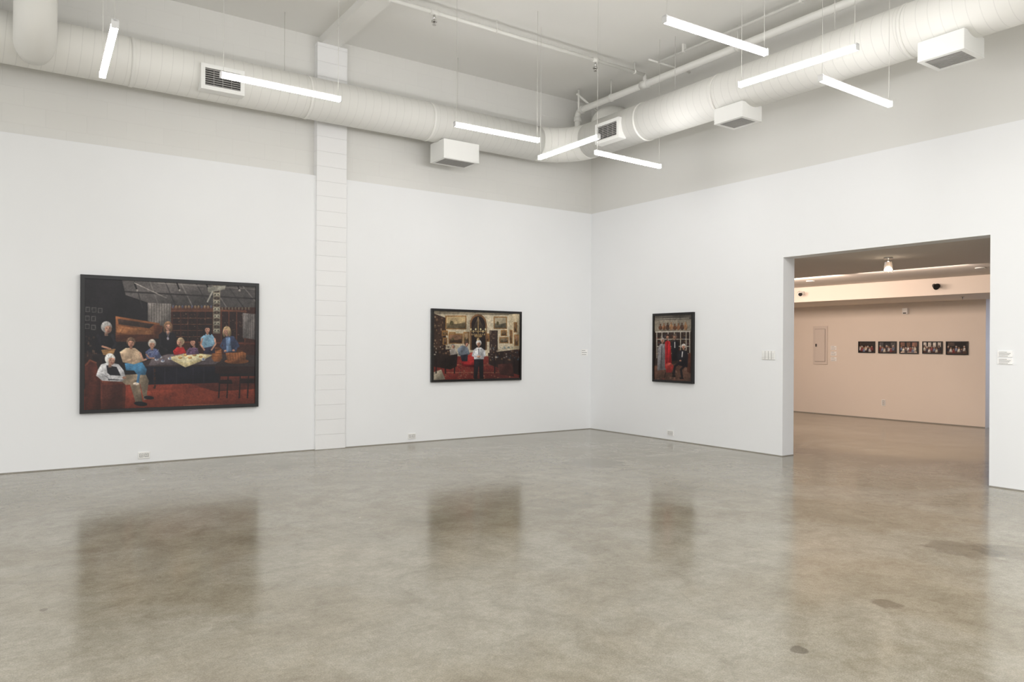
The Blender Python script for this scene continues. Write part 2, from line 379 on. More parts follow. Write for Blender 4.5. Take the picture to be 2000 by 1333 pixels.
# ------------------------------------------------------------------ painted prints (flat photographs)
class Cv:
    def __init__(s, side, n, u0,u1,z0,z1, W):
        s.side,s.n,s.u0,s.u1,s.z0,s.z1=side,n,u0,u1,z0,z1; s.W=W; s.H=max(8,int(W*(z1-z0)/(u1-u0))); s.im=np.zeros((s.H,s.W,3))
    def P(s,px,py):
        u,z=uz(s.side,px,py,s.n); return ((u-s.u0)/(s.u1-s.u0)*s.W, (s.z1-z)/(s.z1-s.z0)*s.H)
    def raw(s,pts,col,a=1.,g=.0):
        P=np.array(pts); bx0,bx1,by0,by1=P[:,0].min(),P[:,0].max(),P[:,1].min(),P[:,1].max()
        x0=max(0,int(bx0)-1); x1=min(s.W,int(bx1)+2); y0=max(0,int(by0)-1); y1=min(s.H,int(by1)+2)
        if x1<=x0 or y1<=y0: return
        acc=np.zeros((y1-y0,x1-x0))
        for (ox,oy) in ((.25,.25),(.75,.25),(.25,.75),(.75,.75)):
            X,Y=np.meshgrid(np.arange(x0,x1)+ox,np.arange(y0,y1)+oy); ins=np.zeros(X.shape,bool); j=len(P)-1
            for i in range(len(P)):
                xi,yi=P[i]; xj,yj=P[j]
                if yi!=yj:
                    c=((yi>Y)!=(yj>Y))&(X<(xj-xi)*(Y-yi)/(yj-yi)+xi); ins^=c
                j=i
            acc+=ins*.25
        k=(acc*a)[...,None]; sub=s.im[y0:y1,x0:x1]; cc=np.array(col,float)/255
        if g:
            tx=(X-bx0)/max(1,bx1-bx0); ty=(Y-by0)/max(1,by1-by0); w=1+g*(.55-(.45*tx+.75*ty))*1.6
            fold=1+g*.45*np.sin(tx*7+ty*4+bx0); cc=np.clip(cc*(w*fold)[...,None],0,1)
        sub[:]=sub*(1-k)+cc*k
    def poly(s,pts,col,a=1.,g=.28): s.raw([s.P(*p) for p in pts],col,a,g)
    def rect(s,x0,y0,x1,y1,col,a=1.,g=.12): s.poly([(x0,y0),(x1,y0),(x1,y1),(x0,y1)],col,a,g)
    def ell(s,cx,cy,rx,ry,col,ang=0,a=1.,g=.3):
        ca,sa=math.cos(ang),math.sin(ang)
        s.poly([(cx+rx*math.cos(t)*ca-ry*math.sin(t)*sa, cy+rx*math.cos(t)*sa+ry*math.sin(t)*ca) for t in [2*PI*k/16 for k in range(16)]],col,a,g)
    def line(s,pts,w,col,a=1.):
        for (x0,y0),(x1,y1) in zip(pts,pts[1:]):
            d=math.hypot(x1-x0,y1-y0) or 1; nx,ny=-(y1-y0)/d*w/2,(x1-x0)/d*w/2
            s.poly([(x0+nx,y0+ny),(x1+nx,y1+ny),(x1-nx,y1-ny),(x0-nx,y0-ny)],col,a,.15)
            if w>2.8: s.ell(x0,y0,w/2,w/2,col,0,a,.1); s.ell(x1,y1,w/2,w/2,col,0,a,.1)
    def clutter(s,x0,y0,x1,y1,n,cols,sz,a=.8):
        for _ in range(n):
            x=rng.uniform(x0,x1); y=rng.uniform(y0,y1); w=rng.uniform(.4,1)*sz; hh=rng.uniform(.4,1)*sz
            s.rect(x-w/2,y-hh/2,x+w/2,y+hh/2,cols[rng.randint(len(cols))],a*rng.uniform(.5,1))
    def grade(s):
        H,W=s.H,s.W
        def ns(sc):
            gh,gw=max(2,H//sc+2),max(2,W//sc+2); g=rng.normal(0,1,(gh,gw)); y=np.linspace(0,gh-1.001,H); x=np.linspace(0,gw-1.001,W)
            yi=y.astype(int); xi=x.astype(int); fy=(y-yi)[:,None]; fx=(x-xi)[None,:]
            return (g[yi][:,xi]*(1-fy)*(1-fx)+g[yi+1][:,xi]*fy*(1-fx)+g[yi][:,xi+1]*(1-fy)*fx+g[yi+1][:,xi+1]*fy*fx)
        s.im*=(1+.08*ns(3)+.06*ns(9)+.05*ns(30))[...,None]
        lum=s.im.mean(axis=2,keepdims=True); s.im=(s.im*.86+lum*.14)*.90
        p=np.pad(s.im,((1,1),(1,1),(0,0)),'edge')
        s.im=.52*p[1:-1,1:-1]+.09*(p[:-2,1:-1]+p[2:,1:-1]+p[1:-1,:-2]+p[1:-1,2:])+.03*(p[:-2,:-2]+p[2:,2:]+p[2:,:-2]+p[:-2,2:])
    def mesh(s,name,parent,n):
        s.grade(); im=np.clip(s.im,0,1); lin=np.where(im<=.04045,im/12.92,((im+.055)/1.055)**2.4)
        W,H=s.W,s.H; us=np.linspace(s.u0,s.u1,W); zs=np.linspace(s.z1,s.z0,H)
        org=ORG[parent.name]; co=np.zeros((H,W,3))
        U,Z=np.meshgrid(us,zs)
        if s.side=='L': co[...,0]=U; co[...,1]=YW-n; co[...,2]=Z
        else: co[...,0]=(XW if s.side=='R' else XB)-n; co[...,1]=-U; co[...,2]=Z
        co-=np.array(org)
        idx=np.arange(H*W).reshape(H,W); q=np.stack([idx[:-1,:-1],idx[1:,:-1],idx[1:,1:],idx[:-1,1:]],-1).reshape(-1,4)
        me=bpy.data.meshes.new(name); me.vertices.add(H*W); me.vertices.foreach_set('co',co.reshape(-1).astype(np.float32))
        nf=len(q); me.loops.add(nf*4); me.loops.foreach_set('vertex_index',q.reshape(-1).astype(np.int32)); me.polygons.add(nf)
        me.polygons.foreach_set('loop_start',np.arange(0,nf*4,4,dtype=np.int32)); me.update(calc_edges=True)
        ca=me.color_attributes.new('print','FLOAT_COLOR','POINT'); rgba=np.ones((H*W,4),np.float32); rgba[:,:3]=lin.reshape(-1,3); ca.data.foreach_set('color',rgba.reshape(-1))
        me.materials.append(m_print); o=bpy.data.objects.new(name,me); C.objects.link(o); o.parent=parent; return o
m_print=mat('glossy_print',(128,128,128),.3,spec=.35); N_,L_,b_=nodes(m_print)
at=N_.new('ShaderNodeAttribute'); at.attribute_name='print'; L_.new(at.outputs['Color'],b_.inputs['Base Color'])

SK=(198,140,112)
def head(c,x,y,r,hair,skin=SK,long=False,face=0):
    r=r*.9; dk=tuple(v*.72 for v in hair); fx=x+face*r*.35
    c.rect(x-r*.32,y+r*.7,x+r*.32,y+r*1.6,tuple(v*.8 for v in skin))
    if long:
        c.ell(x-r*.75,y+r*.55,r*.42,r*1.2,dk); c.ell(x+r*.75,y+r*.55,r*.42,r*1.2,dk)
    c.ell(x,y-r*.1,r*1.02,r*1.08,hair)
    c.ell(fx,y+r*.28,r*.66,r*.86,skin,0,1,.35)
    c.poly([(fx-r*.72,y+r*.1),(fx-r*.66,y-r*.45),(fx,y-r*.8),(fx+r*.66,y-r*.45),(fx+r*.74,y+r*.1),(fx+r*.45,y-r*.25),(fx-r*.1,y-r*.32),(fx-r*.5,y-r*.2)],hair)
    for k in range(4): c.line([(x-r*.7+k*r*.45,y-r*.9+abs(k-1.5)*r*.15),(x-r*.85+k*r*.55,y-r*.45)],r*.14,dk,.6)
    for s in (-1,1): c.ell(fx+s*r*.28,y+r*.17,r*.13,r*.07,(70,44,38),0,.85); c.line([(fx+s*r*.14,y+r*.02),(fx+s*r*.42,y+r*.02)],r*.08,(110,76,60),.7)
    c.ell(fx,y+r*.42,r*.10,r*.2,tuple(v*.84 for v in skin)); c.ell(fx,y+r*.72,r*.24,r*.08,(150,72,66),0,.9)

def paint1(c):
    c.rect(150,530,515,820,(26,23,26))
    c.poly([(215,540),(505,555),(505,604),(330,600),(290,592),(240,575)],(88,82,80))
    for k in range(9):
        x=232+k*30; c.line([(x,545+k*1.5),(x+14+k*3,603)],2.2,(52,48,50) if k%2 else (128,121,116),.8)
    c.line([(165,566),(500,584)],3,(50,46,46)); c.line([(300,553),(502,566)],2,(140,132,125),.7)
    for x in (262,345,402,462): c.line([(x,552),(x+5,566)],2.5,(20,18,20)); c.ell(x+6,568,2,2.5,(170,160,150))
    c.line([(262,553),(326,583)],1.6,(170,160,152))
    c.poly([(163,542),(238,546),(250,596),(235,640),(163,640)],(30,26,30))
    for (x,y) in ((172,605),(184,606),(196,607),(171,622),(183,623),(171,638),(183,640)):
        c.rect(x-4.5,y-5,x+4.5,y+5,(92,88,86)); c.rect(x-3,y-3.5,x+3,y+3.5,(40,38,40))
    c.poly([(289,592),(334,594),(334,640),(289,640)],(126,118,112))
    for k in range(9): c.line([(291+k*5,593),(291+k*5,640)],1.3,(80,74,72),.8)
    c.rect(334,601,500,700,(64,32,24)); c.rect(334,599,416,607,(96,56,40))
    for k in range(13): c.ell(338+k*6.2,600,2,3.2,(150,120,90) if k%3 else (90,90,110))
    for x0,x1 in ((338,352),(354,366),(368,384),(386,400),(402,414)):
        c.rect(x0,610,x1,668,(38,22,20))
        for y in (622,634,646,658): c.line([(x0,y),(x1,y)],1,(120,72,50))
    c.clutter(340,612,413,662,60,[(150,112,78),(90,60,50),(180,160,132),(120,70,40)],3.0,.5)
    c.rect(432,608,478,668,(40,22,20)); c.clutter(434,612,476,662,45,[(150,116,82),(110,70,50),(180,160,136)],3.0,.5)
    for x in (432,447,462,478): c.line([(x,606),(x,675)],2,(100,50,34))
    c.line([(430,607),(480,609)],3.5,(112,62,42)); c.line([(334,668),(500,672)],3,(100,46,32)); c.line([(334,608),(416,608)],2,(120,70,48))
    for k in range(9): c.ell(434+k*6.5,603.5,1.8,3,(110,95,75))
    c.poly([(474,612),(499,614),(499,664),(474,660)],(118,110,106))
    for k in range(6): c.line([(476+k*4.2,614),(476+k*4.2,662)],1.2,(72,66,66),.8)
    c.rect(416,558,430,652,(128,118,100))
    for k in range(13):
        y=562+k*7; c.ell(423,y,6.4,3,(86,70,58) if k%2 else (170,162,140)); c.ell(420,y,1.3,1.3,(30,28,26)); c.ell(426,y,1.3,1.3,(30,28,26))
    c.poly([(405,562),(441,558),(439,566),(407,572)],(150,146,132)); c.line([(415,570),(405,590)],3,(180,175,160))
    c.poly([(226,618),(312,632),(312,642),(300,662),(226,655)],(140,82,46)); c.poly([(230,623),(302,634),(292,642),(232,634)],(62,44,36))
    c.poly([(228,636),(296,646),(296,656),(228,650)],(168,104,60)); c.poly([(300,634),(318,637),(316,662),(300,662)],(90,48,30)); c.rect(226,654,300,668,(78,40,26))
    c.clutter(232,640,294,652,14,[(200,150,98),(110,64,38)],4,.6)
    c.poly([(163,750),(290,737),(500,735),(500,800),(163,806)],(118,46,32)); c.poly([(270,765),(500,752),(500,790),(275,800)],(146,58,38),.6)
    c.poly([(340,740),(498,737),(498,760),(420,765)],(70,32,26),.7)
    c.rect(163,690,200,760,(46,32,30)); c.clutter(164,655,196,700,22,[(120,80,60),(150,112,86),(50,36,36)],6,.5)
    c.poly([(268,712),(330,690),(500,694),(500,716),(420,722),(280,722)],(58,44,44)); c.poly([(284,716),(430,716),(430,748),(284,752)],(22,22,34))
    for x in (300,322,345,377,398): c.line([(x,718),(x,750)],1.5,(46,42,58),.7)
    c.poly([(296,702),(330,692),(420,692),(432,704),(420,712),(290,714)],(96,84,88))
    c.poly([(327,699),(372,689),(415,694),(390,707),(362,718)],(222,202,146)); c.poly([(335,699),(370,692),(405,695),(385,704),(362,710)],(236,222,174))
    for (x,y) in ((362,694),(371,699),(380,694),(352,699),(392,697)): c.ell(x,y,4,2.2,(205,140,70)); c.ell(x,y-.5,2.4,1.2,(235,190,110))
    c.line([(379,693),(379,684)],3,(220,160,120)); c.line([(358,694),(358,686)],1.6,(230,220,200))
    for (x,y) in ((306,703),(318,706),(313,698),(420,703),(332,701),(397,703)): c.ell(x,y,4,2,(216,220,228)); c.ell(x,y-1.5,2.4,2,(120,130,160))
    c.poly([(415,682),(432,682),(434,700),(429,707),(418,707),(413,700)],(150,88,46)); c.ell(423,682,8.5,3,(92,52,30)); 
    for k in range(4): c.line([(414,686+k*5),(433,686+k*5)],1,(110,60,30),.8)
    c.ell(462,706,24,5,(132,74,38)); c.poly([(440,686),(464,684),(480,690),(480,704),(444,706)],(150,88,48))
    for k in range(7): c.line([(443+k*5.2,687),(445+k*5.2,705)],1,(96,52,28),.8)
    c.ell(458,686,16,3.4,(86,48,28))
    for x in (430,446,470,486): c.line([(x,722),(x-3,778)],2.6,(34,18,18))
    c.poly([(428,742),(452,742),(454,750),(428,750)],(30,17,18)); c.poly([(468,740),(497,740),(497,749),(468,749)],(30,17,18))
    c.rect(420,716,500,730,(40,22,22))
    for k in range(5): c.line([(302+k*.2,722+k*8),(302,726+k*8)],4-(k%2)*1.6,(60,34,26))
    # standing woman far left
    c.poly([(193,654),(205,648),(220,653),(224,668),(223,690),(190,692),(186,672)],(24,22,28)); c.poly([(180,692),(226,690),(224,700),(182,706)],(40,32,34))
    head(c,208,640,11.5,(186,182,178),(190,142,118),face=1)
    c.line([(192,656),(198,676),(214,682)],5.5,(32,30,38)); c.line([(200,677),(216,682)],3.6,SK); c.line([(219,655),(226,672),(220,682)],5,(36,34,42))
    c.poly([(198,684),(226,682),(222,692),(202,694)],(176,128,76)); c.line([(198,686),(226,684)],1.2,(110,72,42))
    # armchair
    c.poly([(166,712),(176,703),(188,708),(196,740),(198,803),(166,806)],(84,38,29)); c.poly([(196,735),(240,740),(246,756),(244,800),(198,804)],(92,42,31))
    c.poly([(196,734),(244,740),(248,750),(200,748)],(132,64,46)); c.line([(168,714),(176,704),(188,709)],3,(130,68,48)); c.rect(200,752,240,798,(62,30,26),.5)
    # seated in the armchair
    c.poly([(238,733),(284,730),(291,744),(287,770),(291,778),(281,782),(274,750),(246,752),(236,744)],(140,122,100)); c.poly([(252,744),(272,742),(279,788),(266,790)],(120,103,84))
    c.ell(275,789,13,4.4,(20,20,26),.1); c.ell(291,777,10,3.6,(24,24,30),.1)
    c.poly([(192,722),(198,712),(212,708),(232,712),(242,724),(246,738),(238,746),(200,744),(188,734)],(222,220,222)); c.poly([(208,714),(228,717),(240,742),(212,743)],(28,28,36))
    c.line([(199,724),(214,737),(238,738)],7.5,(224,222,224)); c.line([(201,730),(215,742)],1,(150,148,156)); c.ell(243,738,4,2.6,SK); head(c,215,702,11,(232,228,220),(206,152,126),face=1)
    # beige shirt, blue trousers
    c.poly([(244,710),(278,708),(287,722),(284,733),(268,732),(262,724),(246,724)],(66,132,176)); c.line([(272,728),(269,747)],5,(60,110,150)); c.ell(266,750,6,2.6,(220,200,180))
    c.poly([(234,688),(246,680),(264,680),(276,690),(280,706),(262,712),(240,708)],(208,176,142)); head(c,256,669,9.5,(118,88,68),(208,144,116)); c.line([(238,692),(246,706),(262,704)],5,(196,162,130)); c.line([(274,690),(280,704),(286,702)],3.4,(208,152,124)); c.line([(255,682),(257,710)],1,(170,140,110))
    # pale hair, blue pattern
    c.poly([(284,688),(294,680),(306,682),(314,692),(313,700),(286,702)],(88,98,140)); c.clutter(287,684,311,699,30,[(200,206,226),(50,60,110)],2.4,.8); head(c,297,672,8.6,(206,196,182),(206,148,120)); c.line([(285,692),(292,700),(302,700)],2.6,SK)
    # standing in black
    c.poly([(310,654),(320,647),(336,647),(344,655),(345,692),(312,692)],(24,22,28)); c.line([(312,658),(314,676),(326,684)],4,(32,30,36)); head(c,328,637,8.6,(146,106,74),(206,150,124),long=True); c.poly([(324,647),(328,655),(332,647)],(200,146,120)); c.ell(328,662,2.2,2.8,(190,180,190)); c.line([(324,648),(328,659),(332,648)],.9,(150,140,150))
    # red top
    c.poly([(338,686),(346,678),(358,678),(364,690),(340,694)],(200,36,38)); c.line([(341,686),(346,692)],3,(170,28,30)); head(c,353,668,8,(196,166,128),(210,152,124),face=-1)
    # dark hair, patterned top
    c.poly([(364,686),(372,678),(386,680),(389,692),(364,694)],(104,74,104)); c.clutter(366,680,386,691,20,[(190,150,180),(50,30,60)],2.4,.8); head(c,379,668,8,(50,28,26),(200,140,114),long=True,face=-1)
    # light blue top leaning
    c.poly([(392,660),(402,652),(414,653),(421,664),(419,678),(398,682),(392,674)],(128,174,202)); c.clutter(395,656,417,678,24,[(200,220,230),(80,130,170)],2.4,.6); c.poly([(398,680),(419,676),(420,690),(398,692)],(40,36,60)); head(c,405,643,8,(38,24,26),(206,146,120),long=True)
    c.line([(395,662),(392,674),(399,684)],3,(206,148,122)); c.line([(419,662),(421,672),(413,684)],3,(206,148,122))
    # right woman
    c.poly([(434,664),(444,656),(456,657),(466,672),(461,688),(437,690)],(50,60,90)); c.poly([(441,660),(449,659),(452,686),(442,688)],(104,132,170)); head(c,443,646,8,(204,170,122),(210,154,126),long=True,face=-1); c.line([(436,666),(431,676),(439,686)],3.6,(50,60,90)); c.line([(461,666),(466,676),(457,684)],3.6,(50,60,90)); c.ell(440,686,2.6,2,SK); c.ell(456,685,2.6,2,SK)
    c.line([(358,792),(430,790)],1.4,(180,130,100),.5)

def paint2(c):
    c.rect(835,595,1025,755,(204,188,158)); c.poly([(845,606),(1018,611),(1018,617),(845,614)],(150,136,112))
    c.poly([(845,612),(872,622),(870,700),(845,712)],(60,42,34)); c.clutter(847,618,868,690,40,[(150,110,76),(90,60,44),(190,160,120),(40,28,26)],4.5,.7)
    c.poly([(994,615),(1018,612),(1018,720),(998,700)],(190,172,138))
    def pic(x0,y0,x1,y1,inn):
        c.rect(x0,y0,x1,y1,(150,104,52)); c.rect(x0+2,y0+2,x1-2,y1-2,inn); c.poly([(x0+2,y1-2),(x0+2,(y0+y1)/2+1),((x0+x1)/2,(y0+y1)/2+3),(x1-2,(y0+y1)/2),(x1-2,y1-2)],tuple(int(v*.55) for v in inn)); c.ell(x0+(x1-x0)*.3,(y0+y1)/2+1,(x1-x0)*.09,(y1-y0)*.16,(90,80,50))
    pic(870,617,911,644,(196,168,120)); pic(863,646,875,656,(120,90,60)); pic(877,649,890,657,(150,130,100)); pic(876,652,904,672,(134,96,70)); pic(905,649,917,672,(160,130,96))
    pic(964,619,990,643,(176,160,130)); pic(978,645,990,657,(120,90,60)); pic(975,659,993,671,(130,110,84)); pic(995,645,1001,672,(120,84,60)); pic(1003,630,1010,650,(140,104,70)); pic(1004,654,1013,676,(150,110,80)); pic(948,652,956,668,(130,90,60)); pic(865,660,874,674,(110,80,60))
    c.ell(934,633,16.5,19,(120,82,50)); c.rect(918,633,951,684,(120,82,50)); c.ell(934,634,13.5,16,(38,28,28)); c.rect(921,634,948,684,(38,28,28))
    for k in range(-3,4): c.line([(934,620),(934+k*4.4,650)],.8,(120,100,80),.8)
    for k in range(7): c.ell(920+k*4.7,646+(1 if k%2 else -1)*2,1.5,2.4,(236,216,160)); c.ell(922+k*4,654,1.2,2,(180,150,100))
    c.line([(918,648),(950,648)],1.4,(170,136,84)); c.line([(934,620),(934,662)],1.8,(160,130,80)); c.ell(934,657,8,3,(150,120,76)); c.ell(934,664,3,3,(190,160,110))
    c.rect(956,646,972,690,(60,44,40)); c.clutter(957,648,971,688,18,[(150,110,80),(200,180,150)],3.4,.7)
    c.poly([(845,716),(880,696),(1000,696),(1018,716),(1018,743),(845,746)],(116,40,34)); c.clutter(862,708,1006,741,170,[(60,26,30),(160,86,64),(136,48,40),(176,134,100),(70,40,50)],4,.55)
    for y in (713,728): c.line([(868,y),(1004,y)],1.2,(176,126,90),.6)
    c.poly([(845,728),(862,722),(870,741),(845,745)],(150,138,118)); 
    c.poly([(845,686),(880,682),(894,692),(892,716),(880,722),(845,716)],(40,28,26)); c.clutter(847,676,890,694,40,[(150,110,80),(220,210,190),(90,60,46),(40,30,28)],4,.7)
    c.poly([(953,690),(1016,682),(1017,734),(998,728),(955,712)],(44,30,27)); c.clutter(955,678,1014,704,60,[(160,120,84),(226,214,196),(100,66,50),(60,90,110)],4,.65)
    for x in (852,870,888,966,984,1004): c.line([(x,700),(x,730)],2.4,(30,20,20))
    c.poly([(972,712),(1000,710),(1004,736),(976,732)],(64,32,28))
    c.ell(922,712,21,6,(100,16,20)); c.ell(920,706,20,7,(172,34,36)); c.poly([(906,704),(912,690),(930,688),(938,704)],(180,44,42)); c.ell(921,692,9,3,(200,76,66))
    c.poly([(893,682),(902,675),(913,677),(918,692),(912,695),(896,695)],(116,126,140)); head(c,911,672,4.4,(80,60,50),face=1); c.poly([(899,694),(914,692),(913,706),(902,706)],(40,40,52))
    c.poly([(878,684),(888,680),(894,692),(880,694)],(170,160,150)); head(c,885,676,4,(150,140,130))
    c.poly([(926,700),(944,700),(944,738),(937,739),(935,712),(932,739),(925,738)],(26,24,30)); c.poly([(925,684),(931,679),(940,679),(947,685),(945,702),(926,702)],(216,216,220))
    c.line([(926,686),(923,695),(932,698)],3,(206,206,212)); c.line([(946,686),(947,695),(938,698)],3,(206,206,212)); c.ell(935,697,4,2,(208,152,124)); c.line([(935,681),(935,692)],1.2,(70,70,90))
    head(c,935,671,6,(228,224,218),(210,154,126)); c.ell(929,739,3.6,1.5,(20,18,20)); c.ell(940,739,3.6,1.5,(20,18,20))

def paint3(c):
    c.rect(1268,605,1360,760,(58,44,38)); c.rect(1276,615,1350,648,(150,138,120)); c.poly([(1276,615),(1350,614),(1350,624),(1276,626)],(96,88,80)); c.line([(1280,624),(1346,622)],1.2,(190,180,160))
    for k,x in enumerate(range(1290,1342,7)):
        col=[(112,66,44),(150,96,62),(84,56,44),(170,120,80)][k%4]; hh=6+(k*5%4); c.ell(x,644-hh/2,3.6,hh*.7,col); c.line([(x,644-hh),(x,640-hh)],2,col); c.ell(x,640-hh,1.8,1,col)
    c.rect(1282,649,1348,700,(54,40,36)); c.line([(1280,649),(1348,648)],2.4,(206,196,180))
    for y in (663,677,691): c.line([(1282,y),(1348,y)],1.6,(190,178,160))
    for x in (1283,1293,1305,1317,1329,1340,1347): c.line([(x,649),(x,700)],1.4,(196,186,168))
    c.clutter(1284,651,1346,697,90,[(150,60,44),(200,190,170),(60,80,110),(120,90,60),(180,140,90)],3.4,.75)
    c.poly([(1276,715),(1350,708),(1350,750),(1276,748)],(98,66,52)); c.clutter(1278,722,1348,745,30,[(150,110,90),(60,40,36),(120,50,40)],5,.5)
    c.poly([(1285,680),(1290,672),(1299,673),(1303,690),(1302,722),(1284,724)],(126,122,124)); c.line([(1293,675),(1291,720)],2,(80,76,80)); head(c,1294,665,4.6,(170,160,150))
    c.poly([(1299,669),(1303,665),(1309,668),(1311,690),(1312,718),(1299,720)],(186,30,36)); head(c,1304,658,4.4,(70,44,36)); c.line([(1304,669),(1302,716)],1.4,(130,16,24))
    c.poly([(1311,670),(1317,665),(1325,668),(1327,704),(1313,706)],(30,28,34)); head(c,1318,658,4.4,(120,100,86)); c.line([(1318,668),(1318,680)],1.6,(210,206,200))
    c.poly([(1322,690),(1330,684),(1342,686),(1346,704),(1342,718),(1326,714)],(34,32,38)); head(c,1335,677,4.8,(200,194,186)); c.line([(1333,687),(1332,698)],2,(214,210,206)); c.line([(1326,710),(1318,716),(1316,732)],4,(30,28,34)); c.line([(1338,714),(1330,722),(1332,737)],4,(26,24,30)); c.ell(1316,735,4,1.8,(14,12,14)); c.ell(1331,739,4,1.8,(14,12,14)); c.ell(1329,705,2.2,1.6,SK)
    c.poly([(1344,690),(1349,690),(1349,730),(1342,726)],(84,46,34))
    c.poly([(1300,712),(1310,708),(1316,716),(1312,728),(1301,728)],(166,44,40)); c.ell(1307,712,6,3,(196,76,64)); c.line([(1300,728),(1298,738)],1.6,(40,26,22)); c.line([(1313,728),(1315,736)],1.6,(40,26,22))

def small_paint(v):
    def f(c):
        x0,x1,y0,y1=v['b']; w=x1-x0; hh=y1-y0; X=lambda a:x0+a*w; Y=lambda a:y0+a*hh
        c.rect(x0-4,y0-4,x1+4,y1+4,(30,22,22)); k=v['k']
        if k==0:
            c.rect(X(0),Y(0),X(1),Y(.35),(70,56,50)); c.rect(X(.0),Y(.7),X(1),Y(1),(60,34,28))
        elif k==1:
            c.rect(X(.0),Y(.1),X(.3),Y(.75),(90,84,84)); c.rect(X(.38),Y(.15),X(.66),Y(.5),(60,52,52)); c.rect(X(.7),Y(.1),X(.95),Y(.6),(100,92,88)); c.rect(X(0),Y(.75),X(1),Y(1),(92,60,44))
        elif k==2:
            c.rect(X(.05),Y(.05),X(.3),Y(.4),(150,100,80)); c.rect(X(.4),Y(.05),X(.6),Y(.4),(130,90,70)); c.rect(X(.68),Y(.05),X(.95),Y(.42),(160,110,90)); c.poly([(X(.1),Y(.8)),(X(.9),Y(.75)),(X(1),Y(1)),(X(0),Y(1))],(206,180,160))
        elif k==3:
            for j in range(4): c.rect(X(.06+j*.24),Y(.08),X(.22+j*.24),Y(.45),(226,216,206))
            c.rect(X(0),Y(.72),X(1),Y(1),(80,44,34))
        else:
            c.rect(X(.1),Y(.05),X(.4),Y(.35),(90,70,60)); c.rect(X(0),Y(.7),X(1),Y(1),(90,64,54))
        for j in range(7):
            x=X(.12+j*.12); y=Y(.42+.07*(j%3)); col=[(222,214,208),(150,60,60),(120,130,160),(230,220,200),(70,60,70)][(j+k)%5]
            c.poly([(x-2,y+2),(x+2,y+2),(x+2.8,y+8),(x-2.8,y+8)],col); c.ell(x,y,1.7,2,(216,160,130)); c.ell(x,y-1.2,1.8,1.2,[(60,40,34),(200,190,180),(120,90,60)][(j+k)%3])
    return f

def picture(side, corners, fw, depth, W, painter, label, group=None):
    us=[]; zs=[]
    for (px,py) in corners: u,z=uz(side,px,py,depth); us.append(u); zs.append(z)
    u0=(us[0]+us[3])/2; u1=(us[1]+us[2])/2; z1=(zs[0]+zs[1])/2; z0=(zs[2]+zs[3])/2
    tf=TF(side)
    t=thing('framed_photograph',label,'framed photo',tf((u0+u1)/2,0,z0),0,group)
    f=MB(tf)
    o=[(u0,z0),(u1,z0),(u1,z1),(u0,z1)]; i=[(u0+fw,z0+fw),(u1-fw,z0+fw),(u1-fw,z1-fw),(u0+fw,z1-fw)]
    vs=[(a,n,b) for n in (0.0,depth) for (a,b) in o]+[(a,n,b) for n in (0.0,depth) for (a,b) in i]
    fs=[]
    for k in range(4):
        k2=(k+1)%4
        fs+=[(k,k2,4+k2,4+k),(8+k,8+k2,12+k2,12+k),(4+k,4+k2,12+k2,12+k),(k,k2,8+k2,8+k)]
    f.add(vs,fs); obj('frame',f,m_frame,t)
    obj('backing',MB(tf).box(u0+fw*.5,u1-fw*.5,.002,depth-.02,z0+fw*.5,z1-fw*.5),m_black,t)
    c=Cv(side,depth-.014,u0+fw,u1-fw,z0+fw,z1-fw,W); painter(c); c.mesh('print',t,depth-.014)
    return t
picture('L',[(157,536),(506,554),(505,795),(156,809)],.042,.05,500,paint1,'largest black-framed photograph, a group gathered around a table, left of the pilaster')
picture('L',[(844,603),(1019,609),(1019,743),(843,747)],.034,.045,360,paint2,'black-framed landscape photograph of a cream salon with a standing figure, right of the pilaster')
picture('R',[(1274,612),(1353,611),(1353,750),(1274,746)],.034,.045,200,paint3,'upright black-framed photograph of people before bookshelves, between corner and doorway')
sm=[(1676,1708,667,690,'leftmost small framed photo in the row of five beyond the doorway'),(1715,1750,667,691,'second small framed photo from the left in the row beyond the doorway'),(1756,1793,667,692,'middle small framed photo in the row of five beyond the doorway'),(1801,1840,667,692,'small framed photo with pale windows, fourth from left beyond the doorway'),(1847,1890,667,694,'rightmost small framed photo in the row of five beyond the doorway')]
for k,(a,b,y0,y1,lab) in enumerate(sm):
    picture('B',[(a,y0),(b,y0+.5),(b,y1),(a,y1-1)],.018,.03,90,small_paint({'b':(a,b,y0,y1),'k':k}),lab,'row of small photographs in the room beyond')

# ------------------------------------------------------------------ outlets, switches, cards
def outlet(side, px, py, label, w=.125, hh=.078, vertical=False):
    u,z=uz(side,px,py); tf=TF(side); t=thing('wall_outlet',label,'power outlet',tf(u,0,z-hh/2),0,'wall outlets')
    if vertical: w,hh=hh,w
    obj('cover_plate',MB(tf).box(u-w/2,u+w/2,0,.012,z-hh/2,z+hh/2),m_plate,t,.003)
    for s in (-1,1):
        cu,cz=(u,z+s*.025) if vertical else (u+s*.027,z)
        gap=MB(tf).box(cu-.021,cu+.021,.012,.0128,cz-.021,cz+.021)
        so=obj('socket',MB(tf).box(cu-.017,cu+.017,.012,.016,cz-.017,cz+.017),m_plate,t,.002)
        rg=obj('rim',gap,m_ink,t); rg.parent=so
        sl=MB(tf)
        for a in (-1,1): sl.box(cu-.011,cu+.006,.016,.0166,cz+a*.007-.002,cz+a*.007+.002)
        sl.box(cu+.009,cu+.013,.016,.0166,cz-.003,cz+.003)
        o=obj('slot',sl,m_slot,t); o.parent=so
outlet('L',281,889.5,'white outlet low on the wall below the largest photograph')
outlet('L',804,852,'white outlet low on the wall right of the pilaster')
outlet('R',1310,846,'white outlet low on the wall below the upright photograph')
outlet('B',1726,787,'white outlet low on the wall of the room beyond',vertical=True)
tf=TF('R'); a=uz('R',1489,694); b=uz('R',1514,694); zc=a[1]
